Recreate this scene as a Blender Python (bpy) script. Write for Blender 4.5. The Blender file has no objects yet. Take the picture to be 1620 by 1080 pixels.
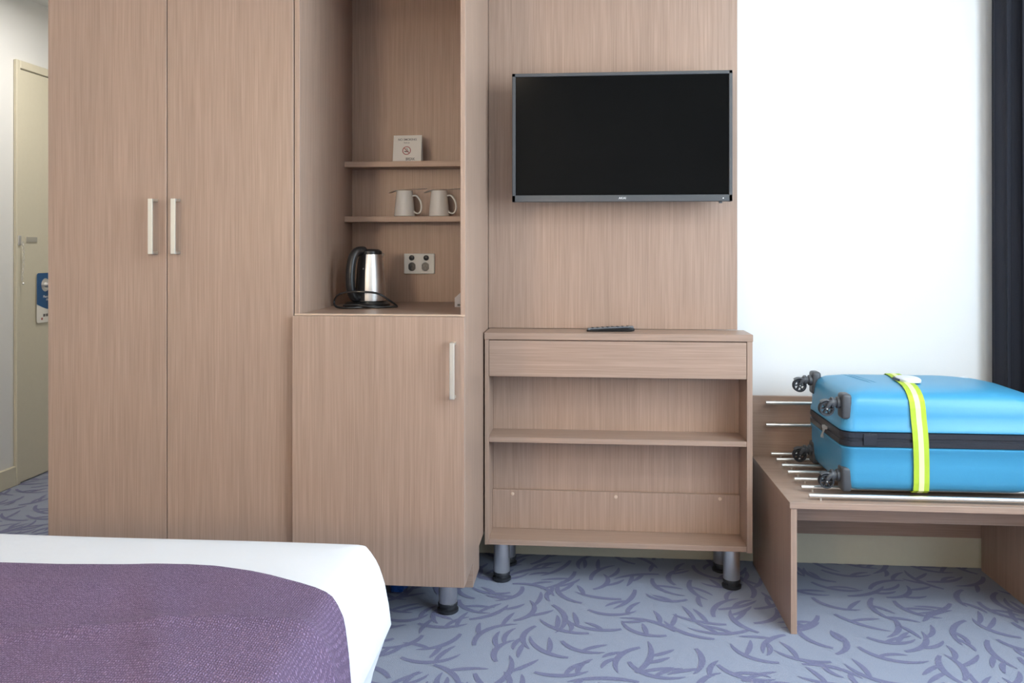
import bpy, bmesh, math, random
from mathutils import Vector, Matrix, Euler
PI = math.pi
S = bpy.context.scene
COL = S.collection

# ---------------------------------------------------------------- camera
F_PX, YAW, V0, CAM_H = 1326.3, 0.0841, 390.6, 1.14225
cam = bpy.data.cameras.new('camera'); camo = bpy.data.objects.new('camera', cam); COL.objects.link(camo)
camo.location = (0, 0, CAM_H); camo.rotation_euler = (PI/2, 0, YAW)
cam.sensor_width = 36; cam.lens = 36*F_PX/1620; cam.shift_y = -(540-V0)/1620
cam.clip_start = .05; S.camera = camo

# ---------------------------------------------------------------- light and exposure
S.view_settings.view_transform = 'Standard'; S.view_settings.look = 'None'
S.view_settings.gamma = 1; S.view_settings.exposure = 0.42
W = bpy.data.worlds.new('world'); S.world = W; W.use_nodes = True
wn = W.node_tree; bg = wn.nodes['Background']
sky = wn.nodes.new('ShaderNodeTexSky'); sky.sky_type = 'NISHITA'; sky.sun_disc = False; sky.sun_elevation = .8
wn.links.new(sky.outputs[0], bg.inputs[0]); bg.inputs[1].default_value = .15

def area(name, loc, rot, sx, sy, power, color):
    l = bpy.data.lights.new(name, 'AREA'); l.shape = 'RECTANGLE'; l.size = sx; l.size_y = sy
    l.energy = power; l.color = color
    o = bpy.data.objects.new(name, l); o.location = loc; o.rotation_euler = rot; COL.objects.link(o); return o
WIN_Y0, WIN_Y1, WIN_Z0, WIN_Z1 = -.15, 2.15, .75, 2.45
area('window_daylight', (1.885, (WIN_Y0+WIN_Y1)/2, (WIN_Z0+WIN_Z1)/2), (0, PI/2, 0), WIN_Z1-WIN_Z0-.06, WIN_Y1-WIN_Y0-.06, 84, (.72, .87, 1.0))
YW = -1.80
area('ceiling_lamp_light', (1.3, .85, 2.55), (0, 0, 0), .3, .3, 13, (1, .95, .88))
area('room_fill_light', (-.7, -.7, 2.55), (0, 0, 0), .5, .5, 14, (1, .78, .57))  # added warm fill from behind the viewer, no known source there
area('wall_fill_light', (-1.60, YW, 1.62), (PI/2, 0, PI), .5, .34, 36, (1, .78, .57))  # unseen warm fill added to brighten the tea niche
area('hall_lamp_light', (-2.1, 3.6, 2.32), (0, 0, 0), .18, .18, 8, (1, .96, .92))

# ---------------------------------------------------------------- materials
MATS = {}
def base(name, col, rough=.5, metal=0, **kw):
    m = bpy.data.materials.new(name); m.use_nodes = True
    b = m.node_tree.nodes['Principled BSDF']
    b.inputs['Base Color'].default_value = (*col, 1); b.inputs['Roughness'].default_value = rough
    b.inputs['Metallic'].default_value = metal
    for k, v in kw.items(): b.inputs[k.replace('_', ' ')].default_value = v
    MATS[name] = m; return m
def srgb(r, g, b):
    f = lambda c: (c/255/12.92 if c/255 <= .04045 else ((c/255+.055)/1.055)**2.4)
    return (f(r), f(g), f(b))
def noisy(name, col, rough=.5, metal=0, scale=40, amt=.08, bump=.1, stretch=(1, 1, 1), bdist=.002, **kw):
    m = base(name, col, rough, metal, **kw); nt = m.node_tree; b = nt.nodes['Principled BSDF']
    tc = nt.nodes.new('ShaderNodeTexCoord'); mp = nt.nodes.new('ShaderNodeMapping'); mp.inputs['Scale'].default_value = stretch
    nz = nt.nodes.new('ShaderNodeTexNoise'); nz.inputs['Scale'].default_value = scale; nz.inputs['Detail'].default_value = 4
    nt.links.new(tc.outputs['Object'], mp.inputs[0]); nt.links.new(mp.outputs[0], nz.inputs[0])
    mx = nt.nodes.new('ShaderNodeMix'); mx.data_type = 'RGBA'
    mx.inputs[6].default_value = (*[c*(1-amt) for c in col], 1); mx.inputs[7].default_value = (*[min(1, c*(1+amt)) for c in col], 1)
    nt.links.new(nz.outputs[0], mx.inputs[0]); nt.links.new(mx.outputs[2], b.inputs['Base Color'])
    if bump:
        bp = nt.nodes.new('ShaderNodeBump'); bp.inputs['Strength'].default_value = bump; bp.inputs['Distance'].default_value = bdist
        nt.links.new(nz.outputs[0], bp.inputs['Height']); nt.links.new(bp.outputs[0], b.inputs['Normal'])
    return m
def wood(name, axis):
    m = base(name, (.4, .3, .22), .38); nt = m.node_tree; b = nt.nodes['Principled BSDF']
    tc = nt.nodes.new('ShaderNodeTexCoord'); oi = nt.nodes.new('ShaderNodeObjectInfo')
    mul = nt.nodes.new('ShaderNodeVectorMath'); mul.operation = 'SCALE'; mul.inputs[3].default_value = 7
    cmb = nt.nodes.new('ShaderNodeCombineXYZ')
    for i in range(3): nt.links.new(oi.outputs['Random'], cmb.inputs[i])
    nt.links.new(cmb.outputs[0], mul.inputs[0])
    add = nt.nodes.new('ShaderNodeVectorMath'); nt.links.new(tc.outputs['Object'], add.inputs[0]); nt.links.new(mul.outputs[0], add.inputs[1])
    def tex(sc, det, dist=0):
        mp = nt.nodes.new('ShaderNodeMapping'); s = [sc[0]]*3; s['xyz'.index(axis)] = sc[1]; mp.inputs['Scale'].default_value = s
        nt.links.new(add.outputs[0], mp.inputs[0])
        n = nt.nodes.new('ShaderNodeTexNoise'); n.inputs['Scale'].default_value = 1; n.inputs['Detail'].default_value = det
        n.inputs['Distortion'].default_value = dist; nt.links.new(mp.outputs[0], n.inputs[0]); return n
    fine = tex((330, 5), 3); mid = tex((46, 1.4), 2, .2); wide = tex((7, .35), 1)
    r1 = nt.nodes.new('ShaderNodeValToRGB'); nt.links.new(fine.outputs[0], r1.inputs[0])
    r1.color_ramp.elements[0].position = .28; r1.color_ramp.elements[0].color = (*srgb(152, 126, 109), 1)
    r1.color_ramp.elements[1].position = .72; r1.color_ramp.elements[1].color = (*srgb(174, 147, 129), 1)
    def mul_by(colout, n, lo, hi, p0=.3, p1=.7):
        mr = nt.nodes.new('ShaderNodeMapRange'); mr.inputs[1].default_value = p0; mr.inputs[2].default_value = p1
        mr.inputs[3].default_value = lo; mr.inputs[4].default_value = hi; nt.links.new(n.outputs[0], mr.inputs[0])
        v = nt.nodes.new('ShaderNodeVectorMath'); v.operation = 'SCALE'; nt.links.new(colout, v.inputs[0]); nt.links.new(mr.outputs[0], v.inputs[3])
        return v.outputs[0]
    c = mul_by(r1.outputs[0], mid, .955, 1.035); c = mul_by(c, wide, .965, 1.03)
    nt.links.new(c, b.inputs['Base Color'])
    bp = nt.nodes.new('ShaderNodeBump'); bp.inputs['Strength'].default_value = .12; bp.inputs['Distance'].default_value = .0006
    nt.links.new(fine.outputs[0], bp.inputs['Height']); nt.links.new(bp.outputs[0], b.inputs['Normal'])
    return m
WV = wood('wood_vertical', 'z'); WH = wood('wood_horizontal', 'x'); WD = wood('wood_deep', 'y')
EDGE = noisy('wood_edge_band', srgb(205, 180, 158), .4, scale=80, amt=.05, bump=0)
WALL = noisy('wall_paint', srgb(232, 230, 227), .75, scale=300, amt=.015, bump=.06)
HALLP = noisy('wall_paint_side', srgb(228, 228, 224), .7, scale=300, amt=.015, bump=.05)
CREAM = noisy('trim_paint', srgb(212, 205, 182), .4, scale=60, amt=.03, bump=.03)
CEIL = noisy('ceiling_paint', srgb(236, 234, 228), .8, scale=200, amt=.015, bump=.04)
CARP = noisy('carpet', srgb(148, 155, 172), .95, scale=420, amt=.22, bump=.6, bdist=.003)
CARP2 = noisy('carpet_motif', srgb(119, 121, 150), .95, scale=420, amt=.22, bump=.6, bdist=.003)
STEEL = noisy('brushed_steel', (.80, .78, .75), .36, 1, scale=30, amt=.05, bump=.03, stretch=(1, 1, 30))
STEELH = noisy('satin_handle', (.74, .71, .64), .42, 1, scale=30, amt=.03, bump=0)
ROD = noisy('satin_rod', (.80, .78, .74), .33, 1, scale=20, amt=.03, bump=0)
BLK = noisy('black_plastic', (.012, .012, .013), .3, scale=60, amt=.1, bump=.02)
RUB = noisy('rubber', (.018, .02, .025), .5, scale=60, amt=.1, bump=.05)
TVF = noisy('tv_frame', (.075, .078, .082), .35, scale=100, amt=.05, bump=0)
SCR = base('tv_screen', (.003, .003, .003), .15, 0, Specular_IOR_Level=.10)
WHT = noisy('white_ceramic', srgb(238, 234, 226), .22, scale=20, amt=.02, bump=0, Coat_Weight=.4)
PLW = noisy('white_plastic', srgb(235, 233, 226), .35, scale=20, amt=.02, bump=0)
PAPER = noisy('card_paper', srgb(238, 233, 222), .7, scale=60, amt=.02, bump=0)
INK = base('ink_grey', (.16, .14, .13), .7); REDI = base('ink_red', (.42, .10, .09), .7); WINK = base('ink_white', (.8, .82, .85), .6)
DOT = base('logo_silver', (.75, .75, .75), .3)
BLUEC = noisy('card_blue', srgb(24, 82, 132), .45, scale=30, amt=.05, bump=0)
GREYP = noisy('grey_plastic', (.06, .063, .07), .42, scale=60, amt=.1, bump=.04)
BLUE = noisy('blue_shell', srgb(64, 145, 184), .36, scale=260, amt=.04, bump=.06)
ZIP = noisy('zip_band', (.02, .022, .03), .28, scale=200, amt=.2, bump=.3)
LIME = noisy('lime_webbing', srgb(176, 200, 50), .7, scale=700, amt=.1, bump=.3)
LIMEW = noisy('pale_webbing', srgb(232, 236, 170), .7, scale=700, amt=.08, bump=.3)
NAVY = noisy('curtain_fabric', srgb(32, 34, 44), .85, scale=500, amt=.15, bump=.2)
LINEN = noisy('white_linen', srgb(217, 217, 219), .8, scale=14, amt=.012, bump=.25, bdist=.01)
GLASS = base('window_glass', (.9, .95, 1), .02, Transmission_Weight=1.0)
GLASS.node_tree.nodes['Principled BSDF'].inputs['IOR'].default_value = 1.1
LAMP = base('lamp_diffuser', (.9, .88, .82), .6)
def glow(m, col, s):
    b = m.node_tree.nodes['Principled BSDF']; b.inputs['Emission Color'].default_value = (*col, 1); b.inputs['Emission Strength'].default_value = s
glow(LAMP, (1, .93, .84), 1.5)
LED = base('indicator_light', (.9, .9, .9), .4); glow(LED, (1, 1, 1), .6)
# knitted purple throw
def knit():
    m = base('purple_knit', (.2, .12, .2), .95); nt = m.node_tree; b = nt.nodes['Principled BSDF']
    tc = nt.nodes.new('ShaderNodeTexCoord')
    w1 = nt.nodes.new('ShaderNodeTexWave'); w1.wave_type = 'BANDS'; w1.bands_direction = 'X'; w1.inputs['Scale'].default_value = 85; w1.inputs['Distortion'].default_value = 4.5; w1.inputs['Detail'].default_value = 2; w1.inputs['Detail Scale'].default_value = 3
    w2 = nt.nodes.new('ShaderNodeTexWave'); w2.wave_type = 'BANDS'; w2.bands_direction = 'Y'; w2.inputs['Scale'].default_value = 62; w2.inputs['Distortion'].default_value = 6; w2.inputs['Detail'].default_value = 2; w2.inputs['Detail Scale'].default_value = 3
    nz = nt.nodes.new('ShaderNodeTexNoise'); nz.inputs['Scale'].default_value = 9; nz.inputs['Detail'].default_value = 3
    for n in (w1, w2, nz): nt.links.new(tc.outputs['Object'], n.inputs[0])
    mul = nt.nodes.new('ShaderNodeMath'); mul.operation = 'MULTIPLY'; nt.links.new(w1.outputs[1], mul.inputs[0]); nt.links.new(w2.outputs[1], mul.inputs[1])
    mx = nt.nodes.new('ShaderNodeMix'); mx.data_type = 'RGBA'; mx.inputs[6].default_value = (*srgb(94, 75, 100), 1); mx.inputs[7].default_value = (*srgb(150, 125, 157), 1)
    nt.links.new(mul.outputs[0], mx.inputs[0])
    mr = nt.nodes.new('ShaderNodeMapRange'); mr.inputs[3].default_value = .88; mr.inputs[4].default_value = 1.1; nt.links.new(nz.outputs[0], mr.inputs[0])
    v = nt.nodes.new('ShaderNodeVectorMath'); v.operation = 'SCALE'; nt.links.new(mx.outputs[2], v.inputs[0]); nt.links.new(mr.outputs[0], v.inputs[3])
    nt.links.new(v.outputs[0], b.inputs['Base Color'])
    bp = nt.nodes.new('ShaderNodeBump'); bp.inputs['Strength'].default_value = .8; bp.inputs['Distance'].default_value = .003
    nt.links.new(mul.outputs[0], bp.inputs['Height']); nt.links.new(bp.outputs[0], b.inputs['Normal']); return m
KNIT = knit()

# ---------------------------------------------------------------- mesh helpers (world coordinates in, origin set on linking)
ORG = {}
def B(): return bmesh.new()
def box(bm, x0, x1, y0, y1, z0, z1, bev=.0008, seg=1, M=None):
    r = bmesh.ops.create_cube(bm, size=1); vs = r['verts']
    for v in vs: v.co = Vector((x0+(v.co.x+.5)*(x1-x0), y0+(v.co.y+.5)*(y1-y0), z0+(v.co.z+.5)*(z1-z0)))
    if bev:
        es = list({e for v in vs for e in v.link_edges})
        rr = bmesh.ops.bevel(bm, geom=es, offset=bev, segments=seg, affect='EDGES', profile=.5)
        vs = list({v for f in rr['faces'] for v in f.verts} | {v for v in vs if v.is_valid})
    if M: 
        for v in vs: v.co = M @ v.co
    return vs
def ringloft(bm, rings, closed=True, cap=(True, True)):
    R = [[bm.verts.new(p) for p in r] for r in rings]
    for a, b in zip(R, R[1:]):
        n = len(a)
        for i in range(n if closed else n-1):
            bm.faces.new((a[i], a[(i+1) % n], b[(i+1) % n], b[i]))
    if cap[0]: bm.faces.new(R[0][::-1])
    if cap[1]: bm.faces.new(R[-1])
    return R
def lathe(bm, prof, c, n=40, axis='z', M=None):
    rings = []
    for r, h in prof:
        ring = []
        for i in range(n):
            a = 2*PI*i/n; p = Vector((r*math.cos(a), r*math.sin(a), h))
            if axis == 'y': p = Vector((p.x, p.z, -p.y)) 
            if axis == 'x': p = Vector((p.z, p.x, p.y))
            if M: p = M @ p
            ring.append(p+Vector(c))
        rings.append(ring)
    ringloft(bm, rings)
def tube(bm, pts, r, n=10, cap=True, flat=None):
    pts = [Vector(p) for p in pts]; rings = []; up = None
    for i, p in enumerate(pts):
        t = (pts[min(i+1, len(pts)-1)]-pts[max(i-1, 0)]).normalized()
        if up is None: up = Vector((0, 0, 1)) if abs(t.z) < .9 else Vector((0, 1, 0))
        s = t.cross(up).normalized(); up = s.cross(t).normalized()
        rr = r[i] if isinstance(r, (list, tuple)) else r
        k = flat if flat else 1
        rings.append([p + s*math.cos(2*PI*j/n)*rr + up*math.sin(2*PI*j/n)*rr*k for j in range(n)])
    ringloft(bm, rings, cap=(cap, cap))
def smooth_path(pts, k=6):
    P = [Vector(p) for p in pts]; out = []
    for i in range(len(P)-1):
        a, b, c, d = P[max(i-1, 0)], P[i], P[i+1], P[min(i+2, len(P)-1)]
        for j in range(k):
            t = j/k
            out.append(.5*((2*b)+(-a+c)*t+(2*a-5*b+4*c-d)*t*t+(-a+3*b-3*c+d)*t**3))
    out.append(P[-1]); return out
def obj(name, bm, mat, parent=None, origin=None, smooth=False, angle=35):
    if origin is None: origin = ORG.get(parent.name, Vector()) if parent else Vector()
    origin = Vector(origin)
    bmesh.ops.recalc_face_normals(bm, faces=bm.faces)
    bmesh.ops.translate(bm, verts=bm.verts, vec=-origin)
    me = bpy.data.meshes.new(name); bm.to_mesh(me); bm.free()
    for m in (mat if isinstance(mat, (list, tuple)) else [mat]): me.materials.append(m)
    if smooth:
        me.polygons.foreach_set('use_smooth', [True]*len(me.polygons))
        me.set_sharp_from_angle(angle=math.radians(angle))
    o = bpy.data.objects.new(name, me); COL.objects.link(o)
    if parent: o.parent = parent; o.location = origin-ORG[parent.name]
    else: o.location = origin
    ORG[o.name] = origin
    return o
def thing(name, label, cat, loc, group=None):
    o = bpy.data.objects.new(name, None); COL.objects.link(o); o.location = loc; o.empty_display_size = .05
    ORG[o.name] = Vector(loc); tag(o, label, cat, group); return o
def tag(o, label, cat, group=None):
    o['label'] = label; o['category'] = cat
    if group: o['group'] = group
    return o
def struct(name, bm, mat, parent=None, **k):
    o = obj(name, bm, mat, parent, **k)
    if not parent: o['kind'] = 'structure'
    return o
def bx(name, mat, x0, x1, y0, y1, z0, z1, parent=None, bev=.0008, **k):
    bm = B(); box(bm, x0, x1, y0, y1, z0, z1, bev); return obj(name, bm, mat, parent, **k)
def sbx(name, mat, *a, parent=None, bev=0):
    bm = B(); box(bm, *a, bev); return struct(name, bm, mat, parent)
def copy_tree(o, delta, parent=None):
    c = o.copy(); COL.objects.link(c)
    if parent: c.parent = parent
    else: c.location = o.location+Vector(delta)
    for ch in list(o.children):
        d = ch.copy(); COL.objects.link(d); d.parent = c
        for g in list(ch.children):
            e = g.copy(); COL.objects.link(e); e.parent = d
    return c
def text_bm(s, size, M, ext=.0003, font_scale_x=1, bm=None):
    cu = bpy.data.curves.new('t', 'FONT'); cu.body = s; cu.size = size; cu.align_x = 'CENTER'; cu.align_y = 'CENTER'; cu.extrude = ext; cu.offset = size*.01
    o = bpy.data.objects.new('t', cu); COL.objects.link(o)
    bpy.context.view_layer.update()
    me = bpy.data.meshes.new_from_object(o.evaluated_get(bpy.context.evaluated_depsgraph_get()))
    bm = bm or B(); n0 = len(bm.verts); bm.from_mesh(me); bm.verts.ensure_lookup_table()
    for v in bm.verts[n0:]: v.co = M @ Vector((v.co.x*font_scale_x, v.co.y, v.co.z))
    bpy.data.objects.remove(o); bpy.data.curves.remove(cu); bpy.data.meshes.remove(me)
    return bm

# ================================================================ the room
XL, XR, YB, YF, ZC = -2.7175, 1.90, 3.125, -1.9, 2.6
ZH, YH, XH = 2.362, 5.2, -1.5923
# carpet: pile with woven tapered branches
random.seed(4)
bm = B()
fx0, fx1, fy0, fy1 = XL, XR, YF, YH
vs = [bm.verts.new(p) for p in ((fx0, fy0, 0), (fx1, fy0, 0), (fx1, fy1, 0), (fx0, fy1, 0), (fx0, fy0, -.06), (fx1, fy0, -.06), (fx1, fy1, -.06), (fx0, fy1, -.06))]
for f in ((0, 1, 2, 3), (7, 6, 5, 4), (0, 4, 5, 1), (1, 5, 6, 2), (2, 6, 7, 3), (3, 7, 4, 0)): bm.faces.new([vs[i] for i in f])
ZS = [.0006]
def stroke(x, y, a, L, bend, w, z=0):
    ZS[0] += 2e-7; z = ZS[0]
    n = 9; pts = []; ang = a; px, py = x, y
    for i in range(n+1):
        pts.append((px, py, ang)); px += math.cos(ang)*L/n; py += math.sin(ang)*L/n; ang += bend/n
    prev = None
    for i, (px, py, an) in enumerate(pts):
        t = i/n; ww = w*(.22+.78*math.sin(PI*min(1, .15+.82*t))**.9)*(1 if t < .97 else .5)
        if px < XL+.01 or px > XR-.01: prev = None; continue
        nx, ny = -math.sin(an)*ww/2, math.cos(an)*ww/2
        c = (bm.verts.new((px+nx, py+ny, z)), bm.verts.new((px-nx, py-ny, z)))
        if prev:
            f = bm.faces.new((prev[0], prev[1], c[1], c[0])); f.material_index = 1
            
        prev = c
    return pts
cell = .120
HASH = {}
def spine(x, y, a, L, bend):
    n = 9; ang = a; px, py = x, y; o = []
    for i in range(n+1):
        o.append((px, py)); px += math.cos(ang)*L/n; py += math.sin(ang)*L/n; ang += bend/n
    return o
def clear(pts):
    m = .2
    for px, py in pts:
        gx, gy = int(px//.1), int(py//.1)
        for i in (-1, 0, 1):
            for j in (-1, 0, 1):
                for qx, qy in HASH.get((gx+i, gy+j), ()): m = min(m, math.hypot(px-qx, py-qy))
    return m
def place(cands, w, skip=0):
    best = max(cands, key=lambda c: clear(spine(*c)[skip:]))
    pts = stroke(*best, w)
    return best, pts
def remember(c):
    for px, py in spine(*c): HASH.setdefault((int(px//.1), int(py//.1)), []).append((px, py))
rows = int((4.7-.5)/cell); colsn = int((XR-XL)/cell)+1
for j in range(rows):
    for i in range(colsn):
        x = XL+(i+random.uniform(-.18, .18)+(.5 if j % 2 else 0))*cell; y = .5+(j+.5+random.uniform(-.18, .18))*cell
        c = []
        for q in range(14):
            a = random.uniform(0, 2*PI); L = random.uniform(.15, .21)
            c.append((x-math.cos(a)*L/2, y-math.sin(a)*L/2, a, L, random.choice((-1, 1))*random.uniform(.7, 1.9)))
        best, p = place(c, .0185)
        new = [best]
        for q in random.sample((3, 5, 7), random.choice((1, 2))):
            px, py, an = p[q]; c = []
            for k in range(8):
                s2 = random.choice((-1, 1)); c.append((px, py, an+s2*random.uniform(.7, 1.2), random.uniform(.07, .11), -s2*random.uniform(.2, 1.2)))
            b2, _ = place(c, .016, 3); new.append(b2)
        for b_ in new: remember(b_)
for f in bm.faces:
    if f.material_index == 1 and f.normal.z < 0: f.normal_flip()
fl = struct('floor', bm, [CARP, CARP2])

sbx('wall_back', WALL, XH, XR+.1, YB, YB+.1, 0, ZC)
sbx('wall_left', HALLP, XL-.1, XL, YF, YH, 0, ZC)
sbx('wall_front', WALL, XL-.1, XR+.1, YF-.1, YF, 0, ZC)
bm = B()
for a in ((XR, XR+.1, YF, WIN_Y0, 0, ZC), (XR, XR+.1, WIN_Y1, YB, 0, ZC), (XR, XR+.1, WIN_Y0, WIN_Y1, 0, WIN_Z0), (XR, XR+.1, WIN_Y0, WIN_Y1, WIN_Z1, ZC)): box(bm, *a, 0)
struct('wall_right', bm, WALL)
sbx('wall_hall_right', HALLP, XH, XH+.1, YB+.1, YH, 0, ZH)
sbx('wall_hall_end', HALLP, XL, XH+.1, YH, YH+.1, 0, ZH)
sbx('ceiling', CEIL, XL-.1, XR+.1, YF-.1, YB+.1, ZC, ZC+.1)
sbx('ceiling_hall', CEIL, XL, XH, YB, YH+.1, ZH, ZH+.1)
sbx('wall_bulkhead', HALLP, XL, XH, YB, YB+.08, ZH+.1, ZC)
sbx('baseboard_back', CREAM, XH, XR, YB-.015, YB, 0, .132, bev=.002)
sbx('baseboard_left', CREAM, XL, XL+.016, YF, 3.80, 0, .094, bev=.003)
# window in the right wall
bm = B()
for a in ((WIN_Y0, WIN_Y0+.05, WIN_Z0, WIN_Z1), (WIN_Y1-.05, WIN_Y1, WIN_Z0, WIN_Z1), (WIN_Y0, WIN_Y1, WIN_Z0, WIN_Z0+.05), (WIN_Y0, WIN_Y1, WIN_Z1-.05, WIN_Z1), (.975, 1.025, WIN_Z0, WIN_Z1)):
    box(bm, XR+.03, XR+.07, *a, .002)
wf = struct('window_1', bm, PLW)
bx('pane', GLASS, XR+.045, XR+.051, WIN_Y0+.04, WIN_Y1-.04, WIN_Z0+.04, WIN_Z1-.04, wf, 0)
# ceiling lamp by the window, added fill fixture over the bed, small hall lamp
for nm, x, y, z, r, lb in (('ceiling_light', 1.3, .85, ZC, .2, 'round flush ceiling lamp near the right wall and window'), ('ceiling_light', -.7, -.7, ZC, .26, 'largest round ceiling fixture, added for warm fill light above the bed behind the viewer'), ('ceiling_light', -2.1, 3.6, ZH, .08, 'small round ceiling lamp in the entry hall')):
    t = thing(nm, lb, 'lamp', (x, y, z-.03))
    bm = B(); lathe(bm, [(r*1.05, -.028), (r*1.08, -.02), (r*1.08, 0)], (x, y, z), 40); obj('rim', bm, STEEL, t, smooth=True)
    bm = B(); lathe(bm, [(r*.3, -.034), (r*.9, -.033), (r*1.0, -.028)], (x, y, z), 40); obj('diffuser', bm, LAMP, t, smooth=True)

t = thing('wall_fill_fixture', 'wide shaded fill light added on the wall behind the viewer', 'lamp', (-1.60, YF, 1.62))  # added fixture that carries the niche fill light
bx('back_plate', STEELH, -1.70, -1.50, YF, YF+.02, 1.55, 1.69, t, .003)
bm = B(); ringloft(bm, [[Vector((x, YF+.02+d, z)) for x, z in ((-1.86, 1.44), (-1.34, 1.44), (-1.34, 1.80), (-1.86, 1.80))] for d in (0, .07)]); obj('fill_shade', bm, LAMP, t)
# entry door in the left wall
dr = sbx('door_1', CREAM, XL, XL+.012, 3.832, 4.66, .006, 2.0, bev=.002)
bm = B(); box(bm, XL, XL+.018, 3.800, 3.829, 0, 2.043, .003); box(bm, XL, XL+.018, 4.664, 4.70, 0, 2.043, .003); box(bm, XL, XL+.018, 3.829, 4.664, 2.004, 2.043, .003)
struct('trim_1', bm, CREAM)
bm = B(); lathe(bm, [(.033, 0), (.033, .0085), (.014, .011), (.012, .035), (.020, .042), (.029, .055), (.031, .068), (.026, .080), (.012, .086)], (XL+.012, 4.012, .952), 32, axis='x')
obj('knob', bm, STEEL, dr, smooth=True)
bm = B(); box(bm, XL+.012, XL+.017, 3.872, 3.955, 1.166, 1.192, .002, 2); obj('chain_slide', bm, STEELH, dr)
bm = B(); box(bm, XL+.018, XL+.024, 3.806, 3.826, 1.150, 1.198, .002, 2)
for k in range(13):                                       # hanging chain links
    z = 1.160-.0145*k; M = Matrix.Rotation(PI/2*(k % 2), 3, 'Z')
    pts = []
    for i in range(11):
        a = 2*PI*i/10; p = M @ Vector((0, .0045*math.cos(a), .0085*math.sin(a))); pts.append(p+Vector((XL+.030, 3.826+.006*math.sin(k*.35), z)))
    tube(bm, pts, .0013, 6, cap=False)
lathe(bm, [(.001, -.006), (.005, -.003), (.006, .001), (.003, .006)], (XL+.030, 3.829, .966), 12)
ch = obj('door_chain', bm, STEEL, dr, smooth=True)
# do-not-disturb hanger on the knob
hg = thing('door_hanger', 'blue and white paper hanger on the knob of the cream entry door', 'door hanger', (XL+.018, 4.04, .764))
def hanger_outline(z0, z1, lower):
    return None
hy0, hy1, hz0, hz1, cr = 3.945, 4.135, .764, 1.012, .012
def rrect(y0, y1, z0, z1, r, n=5):
    P = []
    for cy, cz, a0 in ((y1-r, z1-r, 0), (y0+r, z1-r, PI/2), (y0+r, z0+r, PI), (y1-r, z0+r, 1.5*PI)):
        for i in range(n+1):
            a = a0+PI/2*i/n; P.append((cy+r*math.cos(a), cz+r*math.sin(a)))
    return P
bm = B(); P = rrect(hy0, hy1, hz0, hz1, cr)
ringloft(bm, [[Vector((XL+.0185, y, z)) for y, z in P], [Vector((XL+.0195, y, z)) for y, z in P]])
obj('card', bm, PAPER, hg)
bm = B(); NN = 24; up = []; lo = []
top = [p for p in P if p[1] > .9]
curve = [(hy0+(hy1-hy0)*i/NN, .858-.032*math.sin(PI*.5*min(1, 1.5*i/NN))-.002*i/NN) for i in range(NN+1)]
poly = curve + top[:]
face = [Vector((XL+.0202, y, z)) for y, z in poly]
ringloft(bm, [[v-Vector((.0006, 0, 0)) for v in face], face]); obj('blue_print', bm, BLUEC, hg)
MX = lambda y, z: Matrix.Translation((XL+.0206, y, z)) @ Matrix(((0, 0, 1, 0), (1, 0, 0, 0), (0, 1, 0, 0), (0, 0, 0, 1)))
bm = text_bm('Please do not', .017, MX(4.04, .893)); text_bm('disturb', .017, MX(4.04, .878), bm=bm); obj('lettering', bm, WINK, hg)
bm = B()
for i in range(4): box(bm, XL+.0196, XL+.0203, 3.995+.021*i, 4.011+.021*i, .793, .806, 0)
obj('logo', bm, INK, hg)
bm = B(); lathe(bm, [(.006, 0), (.006, .0008)], (XL+.0196, 3.985, .783), 16, axis='x'); obj('red_dot', bm, REDI, hg)

# ================================================================ joinery
def handle(parent, x, y, z0, z1, w=.014):
    bm = B(); box(bm, x-w/2, x+w/2, y-.034, y-.027, z0, z1, .0015, 2)
    for z in (z0+.004, z1-.004): box(bm, x-w/2, x+w/2, y-.029, y, z-.004, z+.004, .001)
    return obj('handle', bm, STEELH, parent)
WY = 2.38; WX0, WXM, WX1 = -1.5923, -1.2230, -.8385
t = thing('wardrobe', 'tall wood-grain wardrobe with two full-height doors, between hall and tea station', 'wardrobe', ((WX0+WX1)/2, 2.62, 0))
bx('side_panel', WV, WX0, WX0+.018, WY+.02, 3.10, 0, 2.45, t); bx('side_panel', WV, WX1-.018, WX1, WY+.02, 3.10, 0, 2.45, t)
bx('top_panel', WH, WX0+.018, WX1-.018, WY+.02, 3.09, 2.432, 2.45, t); bx('plinth', WH, WX0+.018, WX1-.018, WY+.04, 3.09, 0, .1, t)
bx('back_panel', WV, WX0+.018, WX1-.018, 3.07, 3.09, .1, 2.432, t)
d1 = bx('door', WV, WX0, WXM-.0012, WY, WY+.018, .1, 2.45, t, .0012); d2 = bx('door', WV, WXM+.0012, WX1-.001, WY, WY+.018, .1, 2.45, t, .0012)
handle(d1, -1.257, WY, 1.1213, 1.2836); handle(d2, -1.188, WY, 1.1213, 1.2836)

NX0, NX1, NXI, NXO = -.8366, -.8210, -.3490, -.3345
NB = 2.937; CZ = .9478
t = thing('tea_station_cabinet', 'wood-grain cabinet with open tea niche above a single door, on round steel legs', 'cabinet', (-.57, 2.6, 0))
bx('side_panel', WV, NX0, NX1, WY, 3.10, .174, 2.45, t); 
bm = B(); box(bm, NXI, NXO, WY, 2.964, .174, 2.45, .0008); obj('side_panel', bm, WV, t)
bx('back_panel', WV, NX1, NXI, NB, NB+.016, .192, 2.06, t)
bx('top_panel', WH, NX1, NXI, WY+.004, NB, 2.04, 2.06, t); bx('fascia', WV, NX1, NXI, WY+.004, WY+.022, 2.06, 2.45, t)
bx('countertop', WH, NX1, NXI, WY+.002, NB, CZ-.018, CZ, t)
bx('edge_band', EDGE, NX0, NXI+.0135, WY-.0008, WY+.012, CZ-.004, CZ+.0006, t, .0004)
bx('bottom_panel', WH, NX1, NXI, WY+.02, NB, .174, .192, t)
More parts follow.
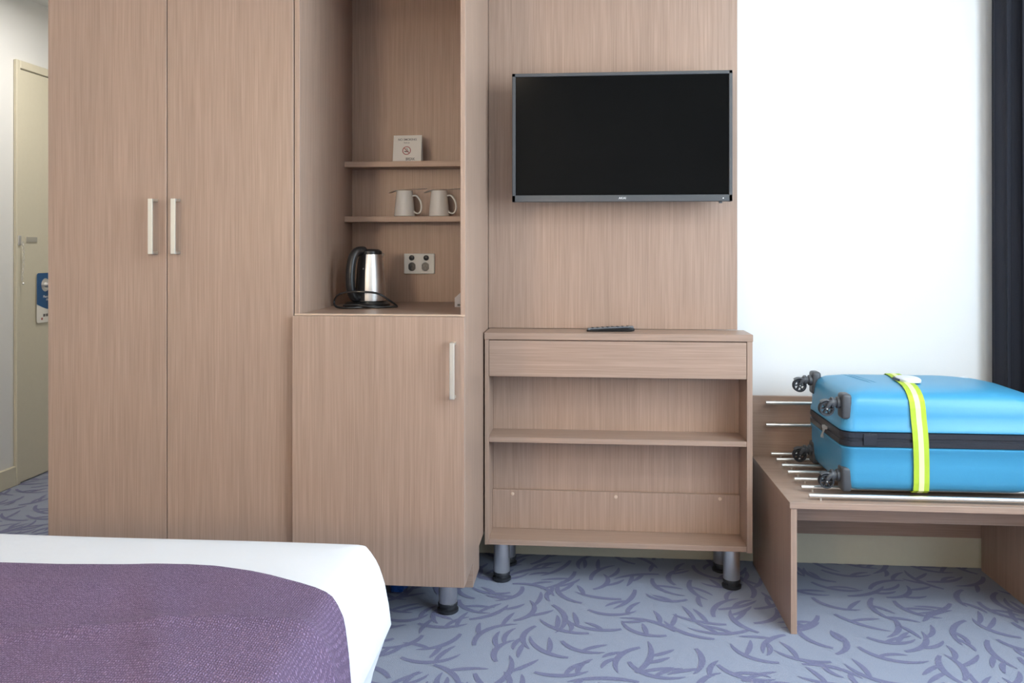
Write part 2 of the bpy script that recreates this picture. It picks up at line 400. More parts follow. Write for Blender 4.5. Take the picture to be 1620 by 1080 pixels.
bx('shelf', WH, NX1, NXI, 2.841, NB, 1.4181, 1.4376, t); bx('shelf', WH, NX1, NXI, 2.841, NB, 1.2286, 1.2481, t)
d = bx('door', WV, NX0, NXO-.0006, WY-.019, WY-.001, .1738, CZ-.0045, t, .0012)
handle(d, -.3655, WY-.019, .7144, .8733)
bx('leg_block', WH, -.392, NXO, 2.547, 2.70, .100, .174, t)
def leg(parent, x, y, z1, r=.0275):
    bm = B(); lathe(bm, [(r*.96, .028), (r, .03), (r, z1)], (x, y, 0), 36); l = obj('leg', bm, STEEL, parent, smooth=True)
    bm = B(); lathe(bm, [(r*1.02, 0), (r*1.15, .003), (r*1.15, .010), (r*.85, .013), (r*.82, .020), (r*1.05, .022), (r*1.05, .029), (r, .031)], (x, y, 0), 36); obj('foot', bm, RUB, l, smooth=True)
leg(t, -.4215, 2.605, .174, .029); leg(t, -.77, 2.605, .174, .029); leg(t, -.4215, 2.86, .174, .029); leg(t, -.77, 2.86, .174, .029)

# boxed panel behind the television
tag(bx('wall_mounted_panel', WV, NXO+.0008, .535, 2.965, YB, .8545, ZC-.001, None, .001, origin=(.1, 3.03, .8545)), 'full-height wood-grain panel on the wall behind the television', 'wall panel')

# open bookcase under the television
BX0, BX0i, BX1i, BX1, BY = -.3293, -.3155, .5380, .5560, 2.8097
t = thing('open_bookcase', 'low wood-grain open bookcase on four steel legs under the television', 'bookcase', (.11, 2.93, 0))
bx('side_panel', WV, BX0, BX0i, BY, 3.06, .139, .8309, t); bx('side_panel', WV, BX1i, BX1, BY, 3.06, .136, .8309, t)
bx('top_panel', WH, BX0-.0015, BX1+.0015, BY-.002, 2.9642, .8309, .8539, t, .001)
bx('back_panel', WV, BX0i, BX1i, 2.9470, 2.960, .139, .8309, t)
bx('drawer_front', WH, BX0i+.0012, BX1i-.0012, BY+.001, BY+.019, .7070, .8280, t)
bx('shelf', WH, BX0i, BX1i, BY+.002, 2.947, .4847, .5022, t); bx('bottom_panel', WH, BX0i, BX1i, BY+.002, 3.05, .139, .1565, t)
bx('kick_strip', WV, BX0i, BX1i, 2.931, 2.947, .1565, .291, t, .0012)
for x, z in ((-.245, .277), (.115, .275), (.47, .277)):
    bm = B(); lathe(bm, [(.006, 0), (.006, -.0008), (.004, -.0015)], (x, 2.931, z), 16, axis='y'); obj('screw_cover', bm, EDGE, t, smooth=True)
for x, y in ((-.277, 2.868), (.498, 2.868), (-.268, 3.012), (.488, 3.012)): leg(t, x, y, .139, .0275)

# ---------------------------------------------------------------- luggage bench
EX0, EX1, EY = .6082, 1.425, 2.532
t = thing('luggage_bench', 'low wood-grain luggage bench with steel slats and raised backboard', 'bench', (1.0, 2.8, 0))
bx('top_panel', WH, EX0, EX1, EY, 3.089, .3709, .3892, t, .001)
bx('side_panel', WV, EX0+.004, EX0+.022, EY+.003, 3.089, 0, .3709, t); bx('side_panel', WV, 1.4026, 1.4206, EY+.003, 3.089, 0, .3709, t)
bx('apron', WH, EX0+.022, 1.4026, 2.70, 2.718, .284, .3709, t)
bx('backboard', WH, EX0, 1.41, 3.0895, 3.1075, .1135, .605, t)
for y in (3.066, 2.985, 2.905, 2.822, 2.738, 2.650, 2.562):
    bm = B(); lathe(bm, [(.0055, 0), (.0065, .001), (.0065, .699), (.0055, .70)], (.671, y, .3892+.0135), 14, axis='x')
    for x in (.705, 1.34): lathe(bm, [(.004, 0), (.004, .012)], (x, y, .3892), 10)
    obj('slat_rod', bm, ROD, t, smooth=True)
for z in (.584, .505):
    bm = B(); lathe(bm, [(.0055, 0), (.0065, .001), (.0065, .699), (.0055, .70)], (.654, 3.071, z), 14, axis='x')
    for x in (.69, 1.32): lathe(bm, [(.004, 0), (.004, .013)], (x, 3.0765, z), 10, axis='y')
    obj('slat_rod', bm, ROD, t, smooth=True)

# ---------------------------------------------------------------- television
t = thing('television', 'dark flat television with grey frame mounted on the wood panel', 'television', (.129, 2.87, 1.295))
tx0, tx1, tz0, tz1, ty = -.2400, .4985, 1.2955, 1.733, 2.85
bm = B(); bw = .0115
box(bm, tx0, tx0+bw, ty, ty+.03, tz0, tz1, .0015); box(bm, tx1-bw, tx1, ty, ty+.03, tz0, tz1, .0015)
box(bm, tx0, tx1, ty, ty+.03, tz1-bw, tz1, .0015); box(bm, tx0, tx1, ty, ty+.03, tz0, tz0+.0225, .0015)
obj('frame', bm, TVF, t)
bx('screen', SCR, tx0+bw-.002, tx1-bw+.002, ty+.004, ty+.012, tz0+.02, tz1-bw+.002, t, 0)
bx('housing', BLK, tx0+.006, tx1-.006, ty+.012, ty+.05, tz0+.006, tz1-.006, t, .01)
bx('wall_bracket', BLK, .03, .23, ty+.05, 2.965, 1.42, 1.62, t, .002)
MF = lambda x, y, z: Matrix.Translation((x, y, z)) @ Matrix.Rotation(PI/2, 4, 'X')
obj('logo', text_bm('AKAI', .0105, MF(.1335, ty-.0004, tz0+.0115), font_scale_x=1.05), DOT, t)
bm = B(); lathe(bm, [(.0018, 0), (.0018, -.0008)], (.468, ty, tz0+.010), 12, axis='y'); obj('power_light', bm, LED, t)
bm = B(); box(bm, .456, .466, ty+.006, ty+.018, tz0-.006, tz0, .001); obj('sensor', bm, GREYP, t)

# remote control on the bookcase
t = thing('remote_control', 'slim dark remote control lying on the bookcase top', 'remote control', (.105, 2.885, .8539))
Mr = Matrix.Translation((.0945, 2.89, .8541)) @ Matrix.Rotation(math.radians(4), 4, 'Z')
bm = B(); rings = []
for i in range(15):
    x = -.081+.162*i/14; u = i/14; h = .009+.008*u; w = .021*(1-.35*max(0, abs(u-.5)-.42)/.08)
    z0 = 0 if u < .9 else (u-.9)*.03
    if i in (0, 14): h *= .6
    rings.append([Mr @ Vector((x, y, z)) for y, z in ((-w*.85, z0), (-w, z0+h*.4), (-w, h*.85), (-w*.85, h), (w*.85, h), (w, h*.85), (w, z0+h*.4), (w*.85, z0))])
ringloft(bm, rings); obj('body', bm, BLK, t, smooth=True)
bm = B(); rings = []
for i in range(9):
    x = -.077+.154*i/8; u = .02+.95*i/8; z = .009+.008*u
    rings.append([Mr @ Vector((x, y, zz)) for y, zz in ((-.0195, z-.003), (-.0195, z+.0012), (.0195, z+.0012), (.0195, z-.003))])
ringloft(bm, rings); obj('face_plate', bm, noisy('remote_face', (.16, .18, .2), .35, bump=0), t)
bm = B()
for i in range(8):
    for j in (-1, 0, 1):
        x = -.06+.017*i; u = (x+.081)/.162; lathe(bm, [(.004, 0), (.004, .0016), (.003, .0022)], Mr @ Vector((x, j*.011, .0098+.008*u)), 10)
obj('button', bm, GREYP, t)['kind'] = 'stuff'

# ================================================================ niche contents
# power outlet
t = thing('power_outlet', 'white double power outlet with black sockets on the niche back', 'power outlet', (-.576, NB, 1.083))
bx('face_plate', PLW, -.6310, -.5218, NB-.009, NB, 1.0472, 1.1192, t, .002)
for sx in (-.6020, -.5540):
    bm = B(); lathe(bm, [(.0095, 0), (.0095, -.003), (.008, -.004)], (sx+(-.001 if sx < -.58 else .003), NB-.009, 1.104), 24, axis='y')
    obj('switch', bm, BLK, t, smooth=True)
    bm = B(); P = []
    for i in range(28):
        a = 2*PI*i/28; r = .0138; x, z = r*math.cos(a), r*math.sin(a)*1.12; x = max(-.0125, min(.0125, x)); P.append((x, z))
    ringloft(bm, [[Vector((sx+x*k, NB-.009-d, 1.0725+z*k)) for x, z in P] for d, k in ((0, 1), (.0025, 1), (.003, .92))])
    s = obj('socket', bm, BLK, t)
    bm = B()
    for ox, oz, rt in ((-.0048, .0035, .5), (.0048, .0035, -.5), (0, -.006, 0)):
        box(bm, -.0009, .0009, -.0004, .0004, -.0032, .0032, 0, M=Matrix.Translation((sx+ox, NB-.0121, 1.0725+oz)) @ Matrix.Rotation(rt, 4, 'Y'))
    obj('slot', bm, GREYP, s)

# no smoking tent card
t = thing('tent_card', 'small white folded no smoking card on the upper niche shelf', 'card', (-.604, 2.87, 1.4376))
Mc = Matrix.Translation((-.6044, 2.850, 1.4376)) @ Matrix.Rotation(math.radians(-3), 4, 'Z')
Mf = Mc @ Matrix.Rotation(math.radians(-9), 4, 'X')
cw = .050
bm = B(); hh = .0925
box(bm, -cw, cw, 0, .0006, 0, hh, 0, M=Mf)
Mb = Mc @ Matrix.Translation((0, .030, 0)) @ Matrix.Rotation(math.radians(9), 4, 'X')
box(bm, -cw, cw, 0, .0006, 0, hh, 0, M=Mb)
obj('card', bm, PAPER, t)
TM = lambda x, z: Mf @ Matrix.Translation((x, -.0003, z)) @ Matrix.Rotation(PI/2, 4, 'X')
bm = text_bm('NO SMOKING', .0105, TM(-.001, .077), .0002, 1.0); text_bm('Thank you', .005, TM(-.003, .066), .0002, bm=bm); obj('lettering', bm, INK, t)
bm = text_bm('BREAK', .0135, TM(.012, .0075), .0002, .8); obj('logo', bm, INK, t)
bm = B(); cx, cz, R0, R1 = -.002, .038, .0125, .0150
ri = [[Mf @ Vector((cx+r*math.cos(2*PI*i/40), -d, cz+r*math.sin(2*PI*i/40))) for i in range(40)] for r, d in ((R0, .0002), (R0, .0007), (R1, .0007), (R1, .0002))]
ringloft(bm, ri, cap=(False, False))
box(bm, -.0125, .0125, -.0008, -.0003, -.0011, .0011, 0, M=Mf @ Matrix.Translation((cx, 0, cz)) @ Matrix.Rotation(math.radians(45), 4, 'Y'))
obj('no_smoking_ring', bm, REDI, t)
bm = B(); box(bm, cx-.008, cx+.007, -.0007, -.0002, cz-.005, cz-.0015, 0, M=Mf)
tube(bm, [Mf @ Vector(p) for p in smooth_path([(cx+.005, -.0006, cz+.000), (cx+.001, -.0006, cz+.003), (cx+.003, -.0006, cz+.006), (cx-.003, -.0006, cz+.007), (cx-.005, -.0006, cz+.003)])], .0007, 6)
obj('cigarette_symbol', bm, INK, t)

# mugs
def mug_at(x, y, z, tilt=0):
    t = thing('mug', 'white tapered ceramic mug on the niche shelf, left of the pair', 'mug', (x, y, z), 'white mugs on the lower niche shelf')
    h = .090; rb, rt = .0365, .0275
    bm = B()
    lathe(bm, [(rb-.003, 0), (rb, .002), (rb-.0003, .006), (rt+.0045, h*.55), (rt+.0005, h-.002), (rt-.001, h), (rt-.0028, h-.002), (rt+.001, h*.55), (rb-.004, .008), (.002, .006)], (x, y, z), 48)
    obj('body', bm, WHT, t, smooth=True, angle=60)
    bm = B()
    P = [(rt+.001, h*.80), (rt+.016, h*.80), (rt+.030, h*.60), (rt+.0345, h*.36), (rt+.030, h*.18), (rt+.021, h*.115), (rt+.010, h*.16), (rb-.006, h*.26)]
    tube(bm, smooth_path([(x+a*math.cos(-.15), y+a*math.sin(-.15), z+b) for a, b in P]), .0042, 12, flat=.75)
    obj('handle', bm, WHT, t, smooth=True, angle=80)
    return t
m1 = mug_at(-.6197, 2.887, 1.2481)
m2 = copy_tree(m1, (.122, 0, 0)); m2['label'] = 'white tapered ceramic mug on the niche shelf, right of the pair'
def spoon_at(x, y, z):
    t = thing('teaspoon', 'steel teaspoon resting across the rim of the left mug', 'spoon', (x, y, z), 'teaspoons across the mugs')
    Ms = Matrix.Translation((x, y, z+.0025))
    bm = B(); rings = []
    for i in range(13):                                    # bowl, tip to the left and dipping
        u = i/12; a = .0125*math.sqrt(max(0, 1-(2*u-1)**2))*(1-.25*u)+.0008; px = -.052+.036*u; dz = -.011*(1-u)**1.2
        rings.append([Ms @ Vector((px, a*math.cos(w), dz+(.0035*(1-abs(math.cos(w))**2)*(-1 if math.sin(w) < 0 else -.75))*math.sin(PI*u)+(.0005 if math.sin(w) > 0 else -.0005))) for w in [2*PI*k/16 for k in range(16)]])
    ringloft(bm, rings); obj('bowl', bm, STEEL, t, smooth=True, angle=70)
    bm = B(); P = smooth_path([(-.018, 0, 0), (.0, 0, .0005), (.045, 0, .0018), (.082, 0, .003)])
    tube(bm, [Ms @ p for p in P], [.0022]*7+[.0016]*(len(P)-13)+[.0035]*6, 8, flat=.4); obj('stem', bm, STEEL, t, smooth=True)
    return t
s1 = spoon_at(-.6197, 2.872, 1.3381)
s2 = copy_tree(s1, (.122, 0, 0)); s2['label'] = 'steel teaspoon resting across the rim of the right mug'

# kettle
kx, ky = -.689, 2.681
t = thing('electric_kettle', 'brushed steel electric kettle with black handle in the tea niche', 'kettle', (kx, ky, CZ))
bm = B(); lathe(bm, [(.070, 0), (.073, .003), (.073, .010), (.066, .016), (.048, .019)], (kx-.01, ky, CZ), 56); obj('power_base', bm, BLK, t, smooth=True)
bm = B(); prof = [(.046, .020), (.0495, .021), (.0500, .028), (.0480, .075), (.0440, .125), (.0385, .165), (.0365, .172)]
lathe(bm, prof, (kx, ky, CZ), 64); obj('body', bm, STEEL, t, smooth=True)
bm = B(); lathe(bm, [(.0370, .171), (.0378, .175), (.036, .181), (.028, .186), (.012, .188), (.002, .1885)], (kx, ky, CZ), 56); obj('lid', bm, BLK, t, smooth=True)
bm = B(); da = math.radians(229); dv = Vector((math.cos(da), math.sin(da), 0)); K = Vector((kx, ky, CZ))
P = smooth_path([K+dv*a+Vector((0, 0, z)) for a, z in ((.024, .182), (.048, .181), (.066, .164), (.075, .130), (.077, .090), (.073, .052), (.060, .032), (.045, .032))], 5)
rings = []
side = dv.cross(Vector((0, 0, 1)))
for i, p in enumerate(P):
    tdir = (P[min(i+1, len(P)-1)]-P[max(0, i-1)]).normalized(); nrm = side.cross(tdir).normalized()
    rings.append([p+side*.0165*math.cos(2*PI*k/14)+nrm*.014*math.sin(2*PI*k/14) for k in range(14)])
ringloft(bm, rings); obj('handle', bm, BLK, t, smooth=True)
bm = B(); rings = []                                       # dark backing strip the handle joins
for z in [.022+.150*i/10 for i in range(11)]:
    r = [b for b in prof]; rr = .0500-(.0135*((z-.02)/.152)**1.5)
    rings.append([K+Vector(((rr+d)*math.cos(da+w), (rr+d)*math.sin(da+w), z)) for w, d in ((-.92, -.002), (-.90, .0022), (-.2, .003), (.2, .003), (.60, .0022), (.62, -.002))])
ringloft(bm, rings, closed=True); obj('water_gauge_strip', bm, BLK, t, smooth=True)
bm = B(); sv = -dv
ringloft(bm, [[K+sv*a+side*s*w+Vector((0, 0, z)) for s, a in ((-1, .030), (0, a1), (1, .030))] for z, w, a1 in ((.150, .010, .043), (.166, .016, .053), (.173, .019, .056))]); obj('spout', bm, STEEL, t, smooth=True)
bm = B()
P = smooth_path([(-0.672, 2.606, CZ+.006), (-0.727, 2.574, CZ+.004), (-0.772, 2.586, CZ+.006), (-0.785, 2.601, CZ+.022), (-0.767, 2.586, CZ+.044), (-0.730, 2.578, CZ+.053), (-0.685, 2.576, CZ+.054), (-0.639, 2.586, CZ+.048), (-0.609, 2.606, CZ+.026), (-0.589, 2.626, CZ+.007), (-0.605, 2.631, CZ+.0045), (-0.657, 2.598, CZ+.0045), (-0.707, 2.586, CZ+.012), (-0.752, 2.591, CZ+.010)], 8)
tube(bm, P, .0033, 10); obj('cord', bm, BLK, t, smooth=True)

# paper sachet pack tucked behind the right panel
t = thing('sachet_packet', 'pale grey paper packet half hidden at the right end of the niche', 'packet', (-.383, 2.73, CZ))
bm = B()
prof = [(-.413, 0), (-.413, .030), (-.382, .058), (-.349, .060), (-.349, 0)]
ringloft(bm, [[Vector((x, y, CZ+z)) for x, z in prof] for y in (2.69, 2.76)]); obj('sleeve', bm, noisy('grey_paper', srgb(200, 196, 198), .6, bump=0), t)
bm = B(); ringloft(bm, [[Vector((x, y, CZ+z)) for x, z in ((-.404, .004), (-.404, .010), (-.360, .010), (-.360, .004))] for y in (2.6885, 2.6898)]); obj('printed_strip', bm, INK, t)

# something small and blue under the tea station
bm = B()
bmesh.ops.create_icosphere(bm, subdivisions=3, radius=1)
for v in bm.verts:
    n = v.co.normalized(); k = 1+.12*math.sin(7*n.x+3*n.y)+.08*math.sin(11*n.z+5*n.x)
    v.co = Vector((-.612+n.x*.03*k, 2.745+n.y*.035*k, max(.0012, .018+n.z*.019*k)))
tag(obj('blue_bundle', bm, noisy('blue_film', srgb(20, 70, 140), .35, bump=.2), None, origin=(-.612, 2.745, 0), smooth=True), 'small crumpled blue item on the carpet under the tea station', 'bundle')

# ================================================================ suitcase
SX, SY = 1.13, 2.78
t = thing('suitcase', 'bright blue hard-shell suitcase lying flat on the luggage bench', 'suitcase', (SX, SY, .409))
def plan(x0, x1, y0, y1, r0, r1, z, n=8):
    P = []
    for cx, cy, a0, r in ((x1-r1, y1-r1, 0, r1), (x0+r0, y1-r0, PI/2, r0), (x0+r0, y0+r0, PI, r0), (x1-r1, y0+r1, 1.5*PI, r1)):
        for i in range(n+1):
            a = a0+PI/2*i/n; P.append(Vector((cx+r*math.cos(a), cy+r*math.sin(a), z)))
    return P
low = [(.815, 1.27, 2.625, 2.935, .03, .06, .4095), (.795, 1.33, 2.603, 2.955, .035, .07, .413), (.786, 1.385, 2.593, 2.964, .035, .08, .424), (.782, 1.425, 2.590, 2.968, .035, .09, .445), (.780, 1.458, 2.588, 2.970, .035, .10, .49), (.780, 1.478, 2.588, 2.970, .035, .10, .530), (.776, 1.482, 2.584, 2.974, .038, .10, .536), (.776, 1.482, 2.584, 2.974, .038, .10, .542), (.781, 1.477, 2.589, 2.969, .035, .10, .545)]
upr = [(.781, 1.477, 2.589, 2.969, .035, .10, .588), (.776, 1.482, 2.584, 2.974, .038, .10, .591), (.776, 1.482, 2.584, 2.974, .038, .10, .600), (.780, 1.477, 2.588, 2.970, .035, .10, .606), (.781, 1.455, 2.589, 2.969, .035, .10, .640), (.783, 1.425, 2.590, 2.968, .036, .10, .664), (.787, 1.385, 2.594, 2.965, .038, .10, .682), (.795, 1.345, 2.606, 2.958, .04, .09, .696), (.812, 1.30, 2.628, 2.946, .045, .08, .7055), (.845, 1.24, 2.665, 2.922, .05, .07, .7120), (.90, 1.18, 2.72, 2.88, .05, .05, .7145)]
for nm, rr in (('lower_shell', low), ('upper_shell', upr)):
    bm = B(); ringloft(bm, [plan(*r) for r in rr]); obj(nm, bm, BLUE, t, smooth=True, angle=50)
band = [(.783, 1.475, 2.591, 2.967, .035, .10, .5445), (.775, 1.483, 2.583, 2.975, .038, .10, .546), (.775, 1.483, 2.583, 2.975, .038, .10, .561), (.779, 1.479, 2.587, 2.971, .036, .10, .5625), (.779, 1.479, 2.587, 2.971, .036, .10, .5705), (.775, 1.483, 2.583, 2.975, .038, .10, .572), (.775, 1.483, 2.583, 2.975, .038, .10, .587), (.783, 1.475, 2.591, 2.967, .035, .10, .5885)]
bm = B(); ringloft(bm, [plan(*r) for r in band]); bd = obj('zip_band', bm, ZIP, t, smooth=True, angle=30)
bx('lock_plate', ZIP, .835, .875, 2.579, 2.584, .550, .584, bd, .001)
# moulded grooves on the lid
for x in (.872, .890):
    bm = B(); P = [(x+.035*i/8, 2.925-.20*i/8, .7108+.0030*min(1, i/3)) for i in range(9)]
    tube(bm, P, [.0005]+[.0022]*7+[.0005], 8); obj('moulded_rib', bm, BLUE, t, smooth=True)
bm = B(); lathe(bm, [(.016, 0), (.016, .0015), (.013, .0022)], (1.262, 2.905, .7085), 28, M=Matrix.Scale(.55, 3, Vector((0, 1, 0))) @ Matrix.Rotation(.05, 3, 'Y')); obj('emblem', bm, DOT, t, smooth=True)
for y, s in ((2.745, 0), (2.765, 1)):                        # two zip pullers
    bm = B(); box(bm, .766, .776, y-.004, y+.004, .562, .572, .001)
    if s: box(bm, .7675, .7695, y-.003, y+.003, .530, .566, .0008)
    else: box(bm, -.001, .001, -.005, .005, -.034, 0, .0008, M=Matrix.Translation((.7685, y, .566)) @ Matrix.Rotation(.35, 4, 'X') @ Matrix.Rotation(.25, 4, 'Y'))
    obj('zip_pull', bm, STEELH, t)
# four caster wheels at the left end
def caster(y, z, s, up):
    bm = B()                                               # dark corner housing set in the shell
    zlo, zhi = (z-.036, z+.040) if up else (z-.034, z+.040)
    ys = (y-.030, y+.022) if s < 0 else (y-.022, y+.030)
    box(bm, .7765, .806, ys[0], ys[1], zlo, zhi, .009, 3)
    c = obj('caster', bm, GREYP, t, smooth=True)
    bm = B(); lathe(bm, [(.0175, 0), (.0185, -.004), (.0175, -.010), (.0130, -.012), (.0125, -.017), (.0165, -.019), (.0165, -.026), (.010, -.030)], (.778, y, z+.010), 28, axis='x'); obj('swivel', bm, GREYP, c, smooth=True)
    wx, wz = .738, z-.008
    bm = B()                                               # curved fork hood
    for yy in (-.0085, .0085):
        P = smooth_path([(.757, y+yy, z+.012), (.748, y+yy, z+.010), (wx, y+yy, wz+.004)], 4); tube(bm, P, [.0085]*5+[.008, .007, .006, .005], 12, flat=1)
    rings = []
    for i in range(9):
        a = math.radians(20+i*14); rr = .0245
        rings.append([Vector((wx+rr*k*math.cos(a), y+yo, wz+rr*k*math.sin(a))) for k, yo in ((1.0, -.011), (1.12, -.010), (1.12, .010), (1.0, .011))])
    ringloft(bm, rings); obj('fork', bm, GREYP, c, smooth=True)
    bm = B(); n = 30; R = .0225
    for yo in (-.0065, .0065):                            # twin spoked wheels
        rim = [(R-.0055, -.004), (R-.001, -.0045), (R, -.002), (R, .002), (R-.001, .0045), (R-.0055, .004)]
        rg = [[Vector((wx+r*math.cos(2*PI*i/n), y+yo+h, wz+r*math.sin(2*PI*i/n))) for i in range(n)] for r, h in rim+[rim[0]]]
        ringloft(bm, rg, cap=(False, False))
        lathe(bm, [(.0055, -.0045), (.0055, .0045)], (wx, y+yo, wz), 16, axis='y')
        for k in range(6):
            box(bm, .004, R-.004, -.0025, .0025, -.0014, .0014, 0, M=Matrix.Translation((wx, y+yo, wz)) @ Matrix.Rotation(k*PI/3, 4, 'Y'))
    w = obj('wheel', bm, RUB, c, smooth=True)
    bm = B(); lathe(bm, [(.0022, 0), (.0022, -.0008)], (wx, y-.0112, wz), 12, axis='y'); obj('axle', bm, STEELH, c)
caster(2.622, .660, -1, True); caster(2.938, .678, 1, True); caster(2.622, .440, -1, False); caster(2.938, .440, 1, False)

# lime luggage strap
st = thing('luggage_strap', 'lime green webbing strap with pale buckle around the blue suitcase', 'strap', (1.01, 2.6, .409))
path = [(2.640, .4065), (2.600, .4090), (2.5865, .418), (2.5835, .440), (2.5830, .49), (2.5800, .535), (2.5790, .565), (2.5800, .600), (2.5845, .635), (2.5855, .662), (2.590, .682), (2.6025, .6985), (2.628, .7090), (2.665, .7160), (2.72, .7180), (2.80, .7180), (2.88, .7175), (2.922, .7155), (2.946, .7090), (2.958, .700), (2.9665, .680), (2.972, .64), (2.9755, .59), (2.9755, .54), (2.972, .47), (2.9665, .425), (2.955, .4095), (2.93, .4065), (2.64, .4065)]
def strap_x(y, z):
    f = min(1, max(0, (y-2.60)/.36)); return 1.003 + .042*f + (.006 if z > .6 and y < 2.7 else 0)*0 + -.012*(1-f)*max(0, (z-.5)/.2)*1.0
def strap(w0, w1, off, nm, mat, par):
    bm = B(); rings = []
    for i, (y, z) in enumerate(path):
        cx = strap_x(y, z); a = path[max(i-1, 0)]; b = path[min(i+1, len(path)-1)]
        ty_, tz_ = b[0]-a[0], b[1]-a[1]; l = math.hypot(ty_, tz_); ny, nz = -tz_/l, ty_/l     # outward
        rings.append([Vector((cx+w, y+ny*o, z+nz*o)) for w, o in ((w0, -.0012-off*0), (w0, off), (w1, off), (w1, -.0012))])
    ringloft(bm, rings); return obj(nm, bm, mat, par)
wb = strap(-.0225, .0225, .0012, 'webbing', LIME, st)
strap(-.0075, .0075, .0018, 'centre_stripe', LIMEW, wb)
bm = B(); bx0, by0, bz0 = 1.028, 2.755, .7185
rings = []
for k, h in ((.98, 0), (1, .004), (.97, .008), (.85, .0115), (.5, .013)):
    rings.append([Vector((bx0+.034*k*math.copysign(abs(math.cos(a))**.8, math.cos(a)), by0+.050*k*math.copysign(abs(math.sin(a))**.8, math.sin(a)), bz0+h)) for a in [2*PI*i/36 for i in range(36)]])
ringloft(bm, rings); obj('buckle', bm, noisy('pale_buckle', srgb(222, 224, 228), .4, bump=0), st, smooth=True)
bx('buckle_lever', GREYP, .992, 1.004, 2.735, 2.79, .7175, .7265, st, .002)

# ================================================================ curtain
bm = B(); rows = []; n = 150
cx0, cx1 = 1.4235, 1.875
for z in (.012, .6, 1.2, 1.8, 2.40, 2.5):
    r = []
    for i in range(n+1):
        u = i/n; ph = u*2*PI*8.5; amp = .026*(1-.15*z/2.5)
        x = cx0+(cx1-cx0)*u+.006*math.sin(ph*2+1.0)+.002*(2.5-z); y = 3.052+amp*math.sin(ph+.35*math.sin(z*1.1+u*9))
        r.append(bm.verts.new((x, y, z)))
    rows.append(r)
for a, b in zip(rows, rows[1:]):
    for i in range(n): bm.faces.new((a[i], a[i+1], b[i+1], b[i]))
t = thing('curtain', 'dark navy pleated curtain hanging in the right corner of the room', 'curtain', (1.65, 3.052, 0))
c = obj('drape', bm, NAVY, t, smooth=True, angle=80); md = c.modifiers.new('thick', 'SOLIDIFY'); md.thickness = .002
bx('rail', STEELH, 1.41, 1.89, 3.04, 3.064, 2.5, 2.52, t)

# ================================================================ bed
ZT = .58; EXB, FYB, LXB, HYB = -.404, 1.561, -1.98, -.55
t = thing('bed', 'double bed with a plain white duvet, foot end facing the wardrobe', 'bed', ((EXB+LXB)/2, .5, 0))
bx('base', noisy('bed_base_fabric', (.05, .045, .05), .9, bump=.2), LXB+.05, EXB-.05, HYB, FYB-.05, .06, .30, t, .01)
for x in (LXB+.12, EXB-.12):
    for y in (HYB+.1, FYB-.12):
        bm = B(); lathe(bm, [(.022, 0), (.028, .06)], (x, y, 0), 20); obj('leg', bm, BLK, t, smooth=True)
# side profile: outward offset from the top edge, height
PROF = [(-.10, .588), (-.055, .587), (-.028, .5845), (-.010, .5815), (.000, .577), (.008, .566), (.017, .549), (.0225, .535), (.0265, .521), (.031, .503), (.0375, .461), (.041, .425), (.030, .400), (.024, .382), (.010, .340), (.003, .305)]
def bed_ring(o, z, n=10):
    P = []; r = max(.008, .016+o*.6)
    x0, x1, y0, y1 = LXB-o, EXB+o, HYB-o, FYB+o
    def wob(x, y): return .003*math.sin(x*9+z*12)+.002*math.sin(y*11+2+z*9)
    pts = []
    for cx, cy, a0 in ((x1-r, y1-r, 0), (x0+r, y1-r, PI/2), (x0+r, y0+r, PI), (x1-r, y0+r, 1.5*PI)):
        for i in range(n+1):
            a = a0+PI/2*i/n; pts.append((cx+r*math.cos(a), cy+r*math.sin(a)))
    out = []
    for k, (x, y) in enumerate(pts):                      # subdivide the straight runs
        x2, y2 = pts[(k+1) % len(pts)]; L = math.hypot(x2-x, y2-y); m = 36 if (k+1) % (n+1) == 0 else 1
        for j in range(m):
            f = j/m; X, Y = x+(x2-x)*f, y+(y2-y)*f; g = wob(X, Y)*(1 if z < .575 else .3)
            out.append(Vector((X+g*(1 if X > -1 else -1)*.6, Y+g*.4, z+.6*g*(1 if z > .57 else .3))))
    return out
bm = B(); N = None
rg = [bed_ring(0, .305)]
rings = []
for o, z in PROF[::-1]: rings.append(bed_ring(o, z))
m = min(len(r) for r in rings)
R = ringloft(bm, rings, cap=(True, False))
# domed top
top = R[-1]; cen = bm.verts.new(((EXB+LXB)/2, .5, .597))
for i in range(len(top)): bm.faces.new((top[i], top[(i+1) % len(top)], cen))
obj('duvet', bm, LINEN, t, smooth=True, angle=60)
# knitted throw, laid over the bed and down its right side
edge_pts = [(-2.0, 1.33), (-1.0, 1.354), (-.88, 1.357), (-.774, 1.367), (-.669, 1.381), (-.618, 1.381), (-.553, 1.369), (-.503, 1.352), (-.465, 1.347), (-.434, 1.336), (-.405, 1.324)]
cs = [(LXB+.03+(EXB-.11-LXB-.03)*i/60, .590+.006*math.sin(PI*i/60)*1.2) for i in range(61)]
cs += [(EXB+o, z) for o, z in PROF[1:13]]
fin = []
for k in range(len(cs)-1):
    (x0, z0), (x1, z1) = cs[k], cs[k+1]; L = math.hypot(x1-x0, z1-z0); m = 2 if L < .03 else 1
    for j in range(m): fin.append((x0+(x1-x0)*j/m, z0+(z1-z0)*j/m))
fin.append(cs[-1])
arc = [0]
for a, b in zip(fin, fin[1:]): arc.append(arc[-1]+math.hypot(b[0]-a[0], b[1]-a[1]))
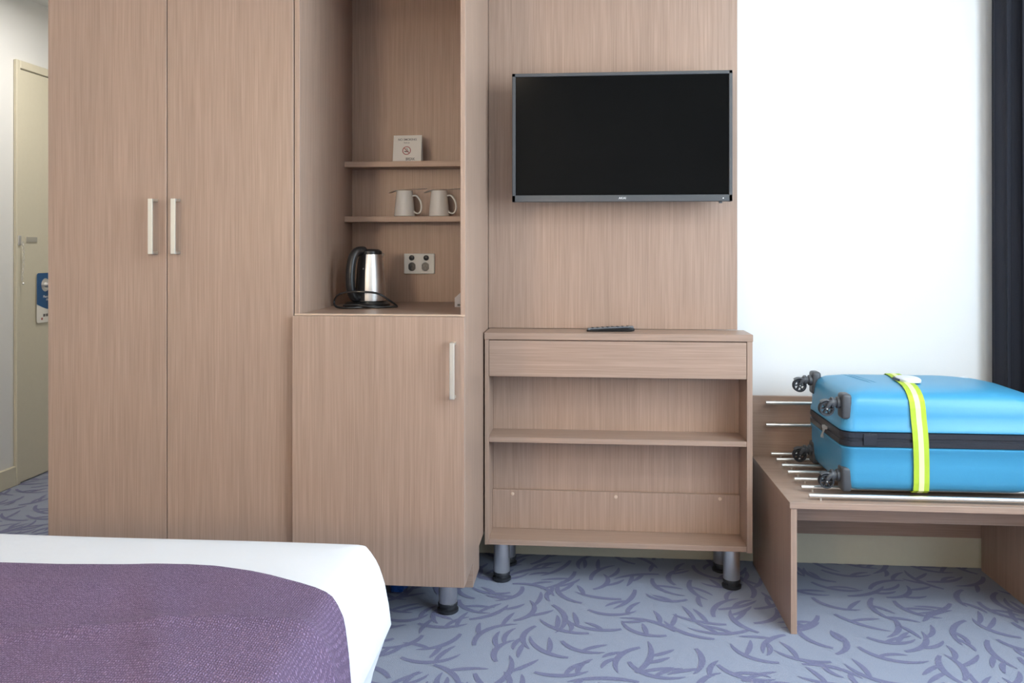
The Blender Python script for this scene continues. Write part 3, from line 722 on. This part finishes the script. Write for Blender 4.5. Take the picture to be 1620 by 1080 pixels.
def ye(k):
    x, z = fin[k]
    if x <= -.405:
        P = edge_pts
        for (a, ya), (b, yb) in zip(P, P[1:]):
            if x <= b: f = max(0, (x-a)/(b-a)); return ya+(yb-ya)*f
        return P[-1][1]
    Q = [(.580, 1.324), (.549, 1.320), (.528, 1.309), (.508, 1.301), (.482, 1.293), (.459, 1.290), (.40, 1.285)]
    for (a, ya), (b, yb) in zip(Q, Q[1:]):
        if z >= b: f = max(0, min(1, (a-z)/(a-b))); return ya+(yb-ya)*f
    return Q[-1][1]
bm = B(); cols = []
def wr(x, y):
    w = .004*math.sin(5*x+9*y)+.003*math.sin(11*x-17*y+1)+.009*math.exp(-((y-1.19+.16*(x+1.2))/.013)**2)*(1/(1+math.exp((x+.75)*10)))
    w += .009*math.exp(-((y-1.04-.25*(x+1.0))/.02)**2)+.006*math.exp(-((x+.66+.55*(y-1.25))/.035)**2)*(1 if y < 1.42 else .5)
    w += .006*math.exp(-((y-1.30+.08*(x+1.2))/.012)**2)*(1/(1+math.exp((x+.9)*10)))
    return w
ks = [0, .004, .010, .018]+[.03+.0085*i for i in range(70)]+[.65+.05*i for i in range(15)]
for k, (x, z) in enumerate(fin):
    y1 = ye(k); a = fin[max(k-1, 0)]; b = fin[min(k+1, len(fin)-1)]
    tx, tz = b[0]-a[0], b[1]-a[1]; l = math.hypot(tx, tz); nx, nz = -tz/l, tx/l
    col = []
    for i, d in enumerate(ks):
        y = y1-d; off = .0075+max(0, wr(x, y))*min(1, .1+d/.16) if i else -.002
        if i == 1: off = .004
        # settle onto the crown of the bed
        zz = z
        if x < EXB-.10: zz = z+.004
        col.append(bm.verts.new((x+nx*off, y, zz+nz*off)))
    cols.append(col)
for a, b in zip(cols, cols[1:]):
    for i in range(len(ks)-1): bm.faces.new((a[i], b[i], b[i+1], a[i+1]))
o = obj('throw_blanket', bm, KNIT, None, origin=(-.9, .9, .59), smooth=True, angle=80)
md = o.modifiers.new('thick', 'SOLIDIFY'); md.thickness = .004; md.offset = -1
tag(o, 'purple knitted throw blanket spread over the white bed', 'blanket')
